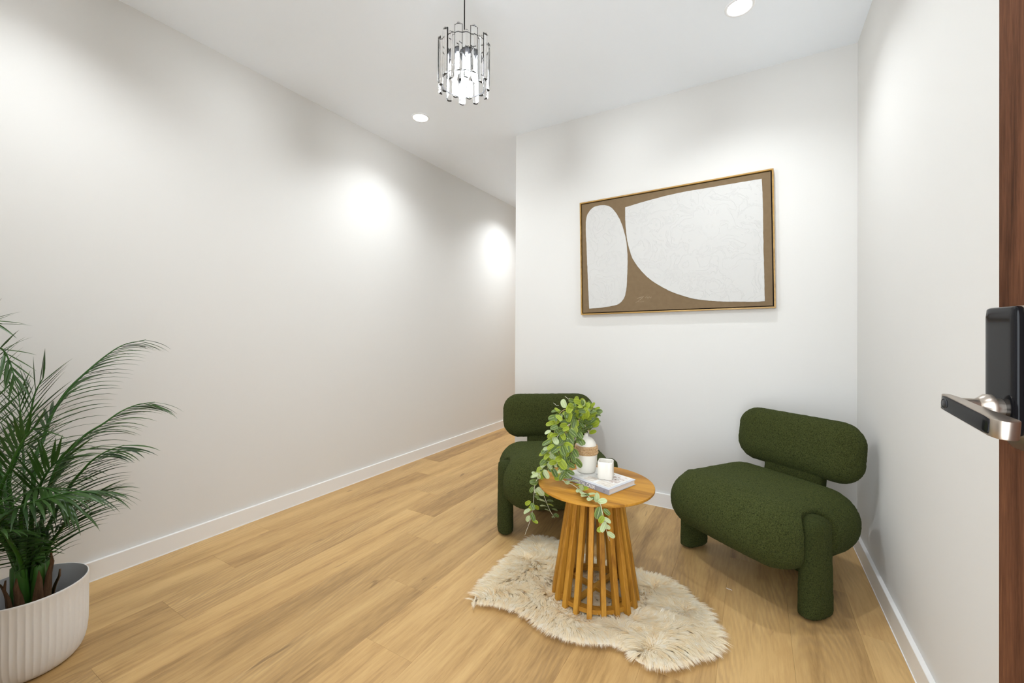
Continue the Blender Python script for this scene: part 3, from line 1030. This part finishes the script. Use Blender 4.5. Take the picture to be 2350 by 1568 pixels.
# ------------------------------------------------------------------ palm
palm = empty('potted_palm', (-2.115, 0.395, 0.125))
tag(palm, 'green feather-leaved palm growing out of the white planter', 'palm')
PO = Vector(palm.location)
FR = {
 'A': [(-2.136, 0.398, 0.326), (-2.184, 0.414, 0.632), (-2.217, 0.441, 0.725), (-2.234, 0.465, 0.806), (-2.243, 0.506, 0.889), (-2.25, 0.56, 0.956), (-2.262, 0.622, 1.019), (-2.267, 0.677, 1.06), (-2.265, 0.748, 1.079)],
 'B': [(-2.124, 0.381, 0.337), (-2.138, 0.349, 0.594), (-2.119, 0.36, 0.687), (-2.105, 0.373, 0.749), (-2.095, 0.385, 0.823), (-2.093, 0.397, 0.907), (-2.085, 0.413, 0.956)],
 'C': [(-2.131, 0.412, 0.321), (-2.15, 0.435, 0.519), (-2.15, 0.469, 0.653), (-2.155, 0.501, 0.689), (-2.153, 0.537, 0.731), (-2.139, 0.58, 0.764), (-2.134, 0.628, 0.802), (-2.128, 0.678, 0.823), (-2.106, 0.726, 0.828)],
 'D': [(-2.108, 0.402, 0.332), (-2.078, 0.431, 0.461), (-2.037, 0.466, 0.578), (-2.01, 0.493, 0.633), (-1.994, 0.514, 0.666), (-1.965, 0.542, 0.694), (-1.926, 0.577, 0.713)],
 'E': [(-2.103, 0.416, 0.312), (-2.082, 0.429, 0.379), (-2.048, 0.448, 0.434), (-2.007, 0.472, 0.498), (-1.989, 0.494, 0.532), (-1.954, 0.514, 0.562), (-1.932, 0.539, 0.558)],
 'F': [(-2.113, 0.365, 0.334), (-2.043, 0.312, 0.495), (-1.941, 0.325, 0.571), (-1.87, 0.355, 0.602), (-1.812, 0.389, 0.621), (-1.77, 0.425, 0.63), (-1.746, 0.462, 0.617)],
 'G': [(-2.143, 0.37, 0.337), (-2.22, 0.347, 0.609), (-2.306, 0.33, 0.826), (-2.338, 0.334, 0.991), (-2.305, 0.353, 1.053), (-2.261, 0.368, 1.008), (-2.227, 0.377, 0.933)],
 'H': [(-2.122, 0.371, 0.343), (-2.085, 0.322, 0.571), (-2.01, 0.331, 0.69), (-1.972, 0.341, 0.753), (-1.926, 0.356, 0.807), (-1.885, 0.38, 0.821)],
 'I': [(-2.127, 0.391, 0.317), (-2.069, 0.389, 0.508), (-2.021, 0.394, 0.602), (-1.984, 0.404, 0.656), (-1.943, 0.416, 0.694), (-1.907, 0.437, 0.716)],
 'N': [(-2.118, 0.385, 0.338), (-2.073, 0.364, 0.488), (-2.013, 0.364, 0.586), (-1.947, 0.379, 0.621), (-1.885, 0.404, 0.612), (-1.838, 0.432, 0.571)],
 'M': [(-2.179, 0.396, 0.3), (-2.22, 0.400, 0.481), (-2.30, 0.41, 0.622), (-2.36, 0.415, 0.762), (-2.39, 0.41, 0.897)],
 'J': [(-2.125, 0.357, 0.348), (-2.108, 0.273, 0.651), (-2.112, 0.224, 0.824), (-2.175, 0.175, 0.905)],
 'K': [(-2.165, 0.369, 0.332), (-2.28, 0.315, 0.658), (-2.37, 0.29, 0.90), (-2.39, 0.29, 1.06), (-2.36, 0.325, 1.15), (-2.32, 0.36, 1.14)],
 'L': [(-2.07, 0.366, 0.345), (-1.937, 0.317, 0.486), (-1.85, 0.286, 0.553), (-1.812, 0.25, 0.57), (-1.814, 0.214, 0.55)],
}
def mat_leaf(name, c0, c1, rough=0.35):
    m = M(name, c0, rough, spec=0.5)
    t = NT(m)
    oi = t.n('ShaderNodeObjectInfo')
    k = t.noise(t.coords('Object', (1, 1, 1), 3.0), 25, 2)
    col = t.ramp(t.math('ADD', t.math('MULTIPLY', k, 0.5), t.math('MULTIPLY', oi.outputs['Random'], 0.5)), [(0.2, c0), (0.8, c1)])
    t.l(col, t.b.inputs['Base Color'])
    tr = t.n('ShaderNodeBsdfTranslucent')
    t.l(col, tr.inputs[0])
    mx = t.n('ShaderNodeMixShader')
    mx.inputs[0].default_value = 0.18
    t.l(t.b.outputs[0], mx.inputs[1]); t.l(tr.outputs[0], mx.inputs[2])
    out = t.t.nodes['Material Output']
    t.l(mx.outputs[0], out.inputs[0])
    return m
MT['palm_leaf'] = mat_leaf('palm_leaflet', (0.010, 0.036, 0.007), (0.045, 0.110, 0.018))
MT['palm_stem'] = mat_leaf('palm_stem', (0.022, 0.090, 0.010), (0.060, 0.18, 0.022))
MT['husk'] = mat_wood('palm_husk', [(0.3, (0.035, 0.017, 0.008)), (0.5, (0.12, 0.062, 0.03)), (0.75, (0.30, 0.19, 0.11))], 'Z', 0.8, 3.0, 4.0, 0.2, 0.1)
WALLX = XL + 0.012
def leaflet(base_p, d0, down, length, width, twist, droop=1.0):
    """folded blade along a drooping line; returns verts, faces"""
    N = 6
    vs, fs = [], []
    p = base_p.copy()
    d = d0.normalized()
    step = length / N
    for i in range(N + 1):
        t = i / N
        w = width * (0.45 + 1.9 * t) if t < 0.28 else width * (1 - ((t - 0.28) / 0.72) ** 1.6)
        w = max(w, 0.0002)
        s = d.cross(down)
        if s.length < 1e-4: s = Vector((1, 0, 0))
        s.normalize()
        s = Matrix.Rotation(twist, 3, d) @ s
        nrm = s.cross(d)
        vs += [p - s * w + nrm * w * 0.35, p.copy(), p + s * w + nrm * w * 0.35]
        if i:
            a, b_ = 3 * (i - 1), 3 * i
            fs += [(a, a + 1, b_ + 1, b_), (a + 1, a + 2, b_ + 2, b_ + 1)]
        d = (d + down * (0.05 + 0.16 * t) * droop).normalized()
        p = p + d * step
    for v in vs:
        if v.x < WALLX: v.x = WALLX + 0.001 * (v.x - WALLX)
    return vs, fs
rnd = random.Random(11)
count = 0
mass_v, mass_f = [], []
order = ['A', 'C', 'F', 'B', 'D', 'E', 'N', 'I', 'H', 'G', 'K', 'M', 'J', 'L']
for key in order:
    path = catmull(FR[key], 8)
    base_in = Vector((PO.x + rnd.uniform(-0.022, 0.022), PO.y + rnd.uniform(-0.022, 0.022), PO.z + 0.005))
    full = catmull([base_in] + [Vector(p) for p in FR[key]], 8)
    vs, fs = tube([p - PO for p in full], lambda t: 0.0066 * (1 - t) ** 1.1 + 0.0013, 7)
    fr = mesh_obj('frond', vs, fs, MT['palm_stem'], palm, True)
    # leaflets from one third of the visible stem on
    lens = [0.0]
    for a_, b_ in zip(full, full[1:]): lens.append(lens[-1] + (b_ - a_).length)
    tot = lens[-1]
    s_start = tot * (0.40 if key in 'ABC' else 0.36)
    NL = 30 if key in 'AC' else 24
    down = Vector((0, 0, -1))
    for k in range(NL):
        u = k / (NL - 1)
        s = s_start + (tot - s_start) * u ** 0.95 * 0.995
        i = max(1, min(len(lens) - 1, next((j for j, v in enumerate(lens) if v >= s), len(lens) - 1)))
        f = (s - lens[i - 1]) / max(1e-6, lens[i] - lens[i - 1])
        p = full[i - 1].lerp(full[i], f)
        tg = (full[i] - full[i - 1]).normalized()
        # flat fronds show their face to the room, arching ones let both rows hang
        face = key in 'BGHIKM'
        if face:
            ac = tg.cross(Vector((0, 0, CAM_H)) - p)
        else:
            ac = tg.cross(Vector((0, 0, 1)))
        if ac.length < 0.05: ac = tg.cross(Vector((0.6, -0.8, 0)))
        ac.normalize()
        upn = ac.cross(tg)
        if upn.z < 0: upn = -upn
        for sgn in (-1, 1):
            if u > 0.985 and sgn == 1: continue
            spread = 0.95 * (1 - u) + 0.34 * u + rnd.uniform(-0.07, 0.07)
            hang = 0.06 if face else (-0.42 if key in 'ACD' else -0.15)
            d0 = tg * (0.62 + 0.55 * u) + ac * (sgn * spread) + upn * (hang + rnd.uniform(-0.06, 0.06))
            Ln = (0.185 * (1 - 0.66 * abs(u - 0.35) ** 1.2)) * rnd.uniform(0.92, 1.06)
            if u < 0.08: Ln *= 0.7
            Ln *= 0.85 if key in 'GHLJKM' else 1.0
            lv, lf = leaflet(p, d0, down, Ln, 0.0052, rnd.uniform(-0.35, 0.35), 0.35 if face else 1.0)
            if count < 300:
                mesh_obj('leaflet', [v - PO for v in lv], lf, MT['palm_leaf'], fr, True)
                count += 1
            else:
                k0 = len(mass_v)
                mass_v += [v - PO for v in lv]
                mass_f += [tuple(k0 + x for x in f_) for f_ in lf]
mo = mesh_obj('leaflets', mass_v, mass_f, MT['palm_leaf'], palm, True)
tag(mo, 'narrow dark green leaflets of the inner and rear fronds', kind='stuff')
# thick green sheaths and brown husks at the foot
for i in range(5):
    a = 2 * PI * i / 5 + 0.4
    b0 = Vector((0.028 * math.cos(a), 0.028 * math.sin(a), 0.0))
    path = catmull([b0, b0 * 1.05 + Vector((0, 0, 0.12)), b0 * 0.9 + Vector((0.01 * math.cos(a), 0.01 * math.sin(a), 0.22)), b0 * 0.8 + Vector((0.0, 0.0, 0.34))], 5)
    vs, fs = tube(path, lambda t: 0.021 * (1 - t) ** 0.7 + 0.003, 10)
    mesh_obj('sheath', vs, fs, MT['palm_stem'], palm, True)
for i in range(9):
    a = 2 * PI * i / 9 + rnd.uniform(-0.2, 0.2)
    hgt = rnd.uniform(0.15, 0.25)
    vs, fs = [], []
    for j in range(7):
        t = j / 6
        w = 0.020 * (1 - t) ** 0.6 + 0.0008
        r = 0.050 + 0.018 * t * t * rnd.uniform(0.6, 1.4)
        for s in (-1, 0, 1):
            aa = a + s * w / r
            vs.append((r * math.cos(aa) * (1.0 if s else 1.06), r * math.sin(aa) * (1.0 if s else 1.06), t * hgt))
        if j:
            q0, q1 = 3 * (j - 1), 3 * j
            fs += [(q0, q0 + 1, q1 + 1, q1), (q0 + 1, q0 + 2, q1 + 2, q1 + 1)]
    o = mesh_obj('husk', vs, fs, MT['husk'], palm, True)
    sm = o.modifiers.new('thickness', 'SOLIDIFY'); sm.thickness = 0.0018

# ------------------------------------------------------------------ trailing vine in the vase
VN = {
 'a': [(-0.637, 1.769, 0.674), (-0.64, 1.748, 0.738), (-0.648, 1.72, 0.787), (-0.666, 1.685, 0.815)],
 'b': [(-0.637, 1.769, 0.674), (-0.651, 1.741, 0.751), (-0.686, 1.685, 0.789), (-0.724, 1.64, 0.77), (-0.738, 1.609, 0.682), (-0.744, 1.594, 0.592), (-0.758, 1.586, 0.537)],
 'c': [(-0.637, 1.769, 0.674), (-0.654, 1.728, 0.74), (-0.685, 1.663, 0.724), (-0.691, 1.625, 0.648), (-0.694, 1.601, 0.58), (-0.677, 1.599, 0.533)],
 'd': [(-0.637, 1.769, 0.674), (-0.638, 1.772, 0.747), (-0.632, 1.787, 0.784), (-0.62, 1.794, 0.739)],
 'e': [(-0.637, 1.769, 0.674), (-0.661, 1.712, 0.736), (-0.709, 1.626, 0.7), (-0.742, 1.584, 0.614), (-0.771, 1.579, 0.552), (-0.8, 1.597, 0.502), (-0.822, 1.605, 0.46), (-0.826, 1.6, 0.392), (-0.832, 1.593, 0.327), (-0.855, 1.577, 0.246)],
 'g': [(-0.694, 1.647, 0.707), (-0.71, 1.603, 0.614), (-0.726, 1.594, 0.55)],
 'h': [(-0.661, 1.712, 0.742), (-0.666, 1.675, 0.677), (-0.667, 1.64, 0.611), (-0.666, 1.629, 0.556)],
 'k': [(-0.800, 1.60, 0.505), (-0.836, 1.665, 0.470), (-0.815, 1.675, 0.396), (-0.790, 1.69, 0.324), (-0.770, 1.698, 0.292)],
 'f': [(-0.686, 1.585, 0.55), (-0.695, 1.605, 0.505), (-0.648, 1.605, 0.492), (-0.596, 1.565, 0.490), (-0.540, 1.517, 0.490), (-0.493, 1.484, 0.490), (-0.478, 1.468, 0.468), (-0.470, 1.475, 0.425), (-0.464, 1.485, 0.385), (-0.457, 1.49, 0.360)],
}
def mat_vein(name, dark, light, vein, amount):
    m = M(name, dark, 0.45, spec=0.35)
    t = NT(m)
    uv = t.n('ShaderNodeTexCoord')
    sp = t.n('ShaderNodeSeparateXYZ')
    t.l(uv.outputs['UV'], sp.inputs[0])
    ax = t.math('ABSOLUTE', t.math('SUBTRACT', t.math('MULTIPLY', sp.outputs[0], 2.0), 1.0))
    ph = t.math('SUBTRACT', t.math('MULTIPLY', sp.outputs[1], 9.0), t.math('MULTIPLY', ax, 3.2))
    ln = t.math('ABSOLUTE', t.math('SINE', t.math('MULTIPLY', ph, PI)))
    v1 = t.math('LESS_THAN', ln, 0.30)
    v2 = t.math('LESS_THAN', ax, 0.09)
    vv = t.math('MULTIPLY', t.math('MAXIMUM', v1, v2), amount)
    edge = t.ramp(ax, [(0.55, (0, 0, 0)), (0.95, (1, 1, 1))])
    col = t.mix(edge, dark, light)
    col = t.mix(vv, col, vein)
    t.l(col, t.b.inputs['Base Color'])
    tr = t.n('ShaderNodeBsdfTranslucent')
    t.l(col, tr.inputs[0])
    mx = t.n('ShaderNodeMixShader')
    mx.inputs[0].default_value = 0.2
    t.l(t.b.outputs[0], mx.inputs[1]); t.l(tr.outputs[0], mx.inputs[2])
    t.l(mx.outputs[0], t.t.nodes['Material Output'].inputs[0])
    return m
MT['vine_dark'] = mat_vein('vine_leaf_veined', (0.055, 0.098, 0.010), (0.20, 0.29, 0.035), (0.46, 0.56, 0.25), 0.6)
MT['vine_lime'] = mat_vein('vine_leaf_lime', (0.24, 0.31, 0.015), (0.40, 0.48, 0.04), (0.52, 0.58, 0.14), 0.3)
MT['vine_pale'] = mat_vein('vine_leaf_pale', (0.42, 0.50, 0.24), (0.50, 0.58, 0.32), (0.68, 0.73, 0.52), 0.6)
MT['vine_stem'] = M('vine_stem', (0.42, 0.30, 0.14), 0.6)
MT['vine_thread'] = M('vine_thread', (0.72, 0.68, 0.55), 0.6)
vine = empty('trailing_vine', (-0.637, 1.769, 0.668))
tag(vine, 'trailing vine with light-veined green leaves spilling from the white vase over the table edge', 'plant')
VO = Vector(vine.location)
def leaf_mesh(name, m, cup_, fold, wd):
    NV, NU = 8, 4
    vs, fs, uv = [], [], []
    for j in range(NV + 1):
        v = j / NV
        w = wd * (1 - abs(2 * v - 1.06) ** 2.4 * 0.86) ** 0.6 if 0 < j < NV else wd * (0.06 if j == 0 else 0.34)
        for i in range(NU + 1):
            u = i / NU * 2 - 1
            x = u * w
            z = abs(u) * w * fold - cup_ * v * v
            vs.append((x, v, z))
            uv.append((i / NU, v))
    for j in range(NV):
        for i in range(NU):
            a = j * (NU + 1) + i
            fs.append((a, a + 1, a + NU + 2, a + NU + 1))
    me = bpy.data.meshes.new(name)
    me.from_pydata(vs, [], fs)
    lay = me.uv_layers.new(name='UVMap')
    for lp in me.loops: lay.data[lp.index].uv = uv[lp.vertex_index]
    me.polygons.foreach_set('use_smooth', [True] * len(me.polygons))
    me.materials.append(m)
    return me
LM = {}
for nm in ('vine_dark', 'vine_lime', 'vine_pale'):
    LM[nm] = [leaf_mesh('leaf', MT[nm], c_, f_, w_) for c_, f_, w_ in ((0.18, 0.25, 0.30), (0.30, 0.15, 0.33), (0.05, 0.35, 0.26))]
rv = random.Random(5)
SPEC = {   # strand: leaf spacing, size, share of lime, share of pale, jitter
 'a': (0.0045, 0.036, 0.60, 0.05, 0.024), 'b': (0.0075, 0.036, 0.45, 0.08, 0.017), 'c': (0.0078, 0.040, 0.22, 0.05, 0.015),
 'd': (0.0050, 0.036, 0.45, 0.05, 0.014), 'e': (0.0105, 0.034, 0.35, 0.25, 0.010), 'g': (0.0085, 0.040, 0.25, 0.08, 0.012),
 'h': (0.0085, 0.042, 0.15, 0.05, 0.012), 'k': (0.013, 0.034, 0.2, 0.40, 0.007), 'f': (0.014, 0.036, 0.15, 0.75, 0.006)}
toward = (Vector((0, 0, CAM_H)) - VO).normalized()
for key, pts in VN.items():
    path = catmull(pts, 8)
    vs, fs = tube([p - VO for p in path], (lambda t: 0.0014 * (1 - t) + 0.0006), 5)
    mesh_obj('stem', vs, fs, MT['vine_thread'] if key in 'efk' else MT['vine_stem'], vine, True)
    sp, size, lime, pale, jit = SPEC[key]
    L_ = 0.0
    acc = 0.0
    tot = sum((b_ - a_).length for a_, b_ in zip(path, path[1:]))
    flip = 0
    for a_, b_ in zip(path, path[1:]):
        seg = (b_ - a_).length
        while acc < seg:
            p = a_.lerp(b_, acc / seg)
            u = (L_ + acc) / tot
            acc += sp * rv.uniform(0.7, 1.3)
            if p.z < 0.69 and key in 'abcdeh' and u < 0.16: continue
            if key in 'ef' and u > 0.93: continue
            if key == 'e' and u > 0.6 and rv.random() < 0.35: continue
            tg = (b_ - a_).normalized()
            flip += 1
            sd = tg.cross(toward)
            if sd.length < 0.05: sd = Vector((1, 0, 0))
            sd.normalize()
            sgn = 1 if flip % 2 else -1
            d = sd * sgn * rv.uniform(0.5, 1.0) + tg * rv.uniform(0.0, 0.7) + toward * rv.uniform(0.0, 0.7) + Vector((0, 0, -0.25 if key not in 'ad' else 0.35))
            d += Vector((rv.uniform(-0.3, 0.3), rv.uniform(-0.3, 0.3), rv.uniform(-0.3, 0.3)))
            d.normalize()
            nrm = toward + Vector((0, 0, 0.7)) + Vector((rv.uniform(-0.6, 0.6), rv.uniform(-0.6, 0.6), rv.uniform(-0.5, 0.5)))
            on_table = (p.xy - Vector((TX, TY))).length < 0.235 and p.z < 0.52
            if on_table:
                d.z = abs(d.z) * 0.25 + 0.05; d.normalize()
                nrm = Vector((rv.uniform(-0.25, 0.25), rv.uniform(-0.25, 0.25), 1))
            x = d.cross(nrm).normalized()
            z = x.cross(d)
            q = p + Vector((rv.uniform(-jit, jit), rv.uniform(-jit, jit), rv.uniform(-jit, jit) if not on_table else abs(rv.uniform(0, 0.004))))
            sc = size * rv.uniform(0.80, 1.25) * (0.8 if u > 0.85 else 1)
            tip = q + d * sc
            if (tip.xy - Vector((TX, TY))).length < 0.255 and tip.z < TZ + 0.010 and q.z > TZ - 0.02:
                q.z += TZ + 0.012 - tip.z
            if (tip.xy - Vector((-0.648, 1.763))).length < 0.052 and tip.z < 0.66 or (q.xy - Vector((-0.648, 1.763))).length < 0.052 and q.z < 0.66:
                continue
            r_ = rv.random()
            mk = 'vine_lime' if r_ < lime else ('vine_pale' if r_ < lime + pale else 'vine_dark')
            o = bpy.data.objects.new('leaf', rv.choice(LM[mk]))
            mt = Matrix((x, d, z)).transposed().to_4x4()
            o.matrix_local = Matrix.Translation(q - VO) @ mt @ Matrix.Scale(sc, 4)
            link(o, vine)
        acc -= seg
        L_ += seg
# loose curly tendrils at the head of the vine
for k, (x, y, z) in enumerate([(-0.735, 1.655, 0.80), (-0.69, 1.675, 0.83), (-0.635, 1.76, 0.83)]):
    s = Vector((x, y, z)) - VO
    path = [s + Vector((-0.012 * (1 if k < 2 else -0.2) * t * 2 + 0.002 * math.sin(9 * t), 0.002 * math.cos(9 * t), 0.010 * t + 0.002 * math.sin(14 * t))) for t in [i / 14 for i in range(15)]]
    vs, fs = tube(path, 0.0007, 4)
    mesh_obj('tendril', vs, fs, MT['vine_thread'], vine, True)

# ------------------------------------------------------------------ a white thread on the floor
vs, fs = tube(catmull([(-0.011, 0.004, 0.0012), (-0.004, -0.001, 0.0016), (0.004, 0.001, 0.0012), (0.012, -0.004, 0.0012)], 5), 0.0009, 5)
th = mesh_obj('thread', vs, fs, MT['white_ink'], None, True, loc=(-0.098, 2.05, 0))
tag(th, 'tiny white thread lying on the floor in front of the corner armchair', 'thread')
